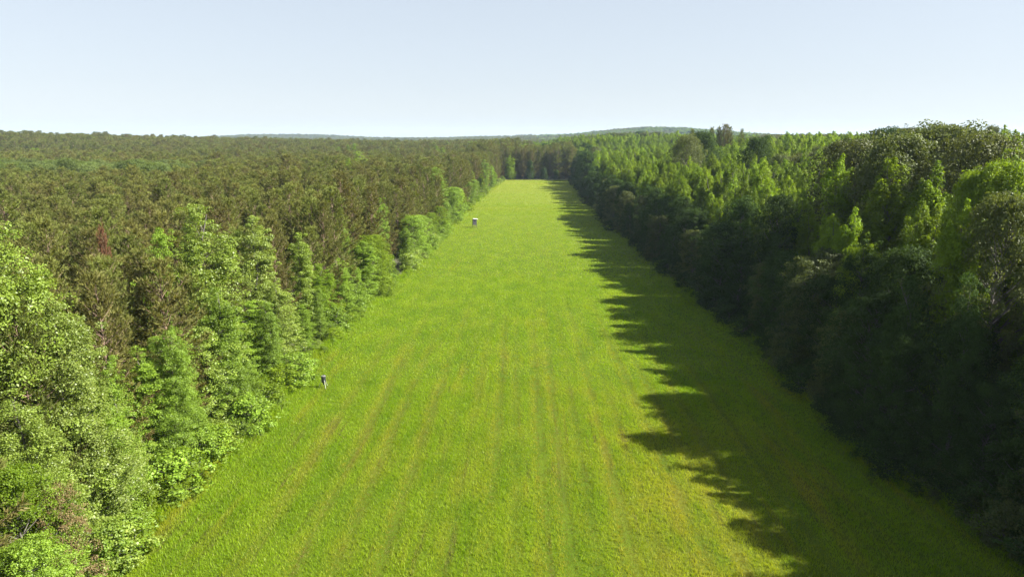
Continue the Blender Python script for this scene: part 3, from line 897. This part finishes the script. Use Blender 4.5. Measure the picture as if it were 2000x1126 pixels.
for a in (-55, 65, 185):
    ca, sa = math.cos(R(a)), math.sin(R(a))
    bm_obj('leg', lambda bm: (rod(bm, (ca * .255, sa * .255, .95), (ca * .62, sa * .62, 0), .02), box(bm, ca * .26 - .03, ca * .26 + .03, sa * .26 - .03, sa * .26 + .03, .82, .98)), M['galv'], fd)

bx_, by_ = ground_at(927, 444)
bl = bpy.data.objects.new('hunting_blind', None); COL.objects.link(bl); bl.location = (bx_, by_, 0); bl.rotation_euler = (0, 0, R(14)); bl.scale = (.9, .9, .94)
tag(bl, 'small dark box hunting blind with white roof on short stilts in the field', 'blind')
hw = .66; zb, zt = 1.05, 2.85
def cabin(bm):
    # boards with gaps, no openings cut; black panels on each side stand in for dark windows
    for k in range(10):
        z0 = zb + (zt - zb) * k / 10; z1 = zb + (zt - zb) * (k + 1) / 10 - .012
        box(bm, -hw, hw, -hw, hw, z0, z1)
    box(bm, -hw + .02, hw - .02, -hw + .02, hw - .02, zb, zt)
bm_obj('cabin', cabin, M['blind_wall'], bl)
for (w0, w1, ax) in ((-.36, .36, 'y-'), (-.36, .36, 'x+'), (-.36, .36, 'x-'), (-.36, .36, 'y+')):
    def wf(bm):
        s = {'y-': (w0, w1, -hw - .012, -hw + .02), 'y+': (w0, w1, hw - .02, hw + .012)}.get(ax)
        if s: box(bm, s[0], s[1], s[2], s[3], 2.12, 2.42)
        elif ax == 'x+': box(bm, hw - .02, hw + .012, w0, w1, 2.12, 2.42)
        else: box(bm, -hw - .012, -hw + .02, w0, w1, 2.12, 2.42)
    bm_obj('window', wf, M['window_dark'], bl)
tilt = Matrix.Rotation(R(6), 4, 'Y')
bm_obj('roof', lambda bm: box(bm, -.84, .84, -.8, .8, 2.92, 3.0, tilt), M['white_roof'], bl)
bm_obj('floor_frame', lambda bm: (box(bm, -.74, .74, -.74, -.66, .93, 1.04), box(bm, -.74, .74, .66, .74, .93, 1.04), box(bm, -.74, -.66, -.65, .65, .93, 1.04), box(bm, .66, .74, -.65, .65, .93, 1.04)), M['timber'], bl)
for sx in (-1, 1):
    for sy in (-1, 1):
        bm_obj('leg', lambda bm: rod(bm, (sx * .64, sy * .64, 1.04), (sx * .74, sy * .74, 0), .06), M['timber'], bl)
bm_obj('ladder', lambda bm: [rod(bm, (-.25, -.62, 1.1), (-.25, -1.15, 0), .025), rod(bm, (.25, -.62, 1.1), (.25, -1.15, 0), .025)] + [rod(bm, (-.25, -.7 - .13 * k, .92 - .26 * k), (.25, -.7 - .13 * k, .92 - .26 * k), .02) for k in range(4)], M['timber'], bl)
# bare washed-out sand under the trees at the left edge
sx_, sy_ = ground_at(798, 556)


# ------------------------------------------------------------------ haze
me = bpy.data.meshes.new('haze'); bm = bmesh.new(); box(bm, -7500, 7500, -600, 7800, -12, 110); bm.to_mesh(me); bm.free()
hz = mesh_obj('haze', me); tag(hz, 'thin pale summer haze lying over the whole landscape', 'haze', kind='stuff')
m, nt, out = new_mat('haze_air'); pv_ = N(nt, 'VolumePrincipled')
pv_.inputs['Color'].default_value = (.60, .78, 1, 1); pv_.inputs['Density'].default_value = .00007
pv_.inputs['Anisotropy'].default_value = .1
nt.links.new(pv_.outputs[0], out.inputs['Volume']); me.materials.append(m)

# ------------------------------------------------------------------ light
SUN_EL, SUN_AZ = R(39.5), R(-8)        # azimuth counted from +X towards +Y
dirv = Vector((math.cos(SUN_EL) * math.cos(SUN_AZ), math.cos(SUN_EL) * math.sin(SUN_AZ), math.sin(SUN_EL)))
sd = bpy.data.lights.new('sun', 'SUN'); sd.energy = 5; sd.angle = R(.5); sd.color = (1, .95, .86)
so = bpy.data.objects.new('sun', sd); COL.objects.link(so); so.rotation_euler = dirv.to_track_quat('Z', 'Y').to_euler()
so.location = (60, 0, 120)
w = bpy.data.worlds.new('World'); scene.world = w; w.use_nodes = True
wn = w.node_tree; bg = wn.nodes['Background']
sky = wn.nodes.new('ShaderNodeTexSky'); sky.sky_type = 'NISHITA'; sky.sun_disc = False
sky.sun_elevation = SUN_EL; sky.sun_rotation = math.pi / 2 - SUN_AZ
sky.air_density = 1.0; sky.dust_density = .6; sky.ozone_density = 1.0; sky.altitude = 100
hs = wn.nodes.new('ShaderNodeHueSaturation'); hs.inputs['Saturation'].default_value = .62
gm = wn.nodes.new('ShaderNodeGamma'); gm.inputs[1].default_value = .36
wn.links.new(sky.outputs[0], gm.inputs[0]); wn.links.new(gm.outputs[0], hs.inputs['Color']); wn.links.new(mix(wn, 1.0, hs.outputs[0], (.93, .985, 1.06), 'MULTIPLY'), bg.inputs[0]); bg.inputs[1].default_value = .117

scene.view_settings.view_transform = 'Standard'; scene.view_settings.look = 'None'
scene.view_settings.exposure = 1.95; scene.view_settings.gamma = 1
scene.render.engine = 'CYCLES'
cy = scene.cycles
cy.max_bounces = 6; cy.diffuse_bounces = 3; cy.glossy_bounces = 2; cy.transmission_bounces = 4; cy.volume_bounces = 1; cy.transparent_max_bounces = 4
cy.use_denoising = True
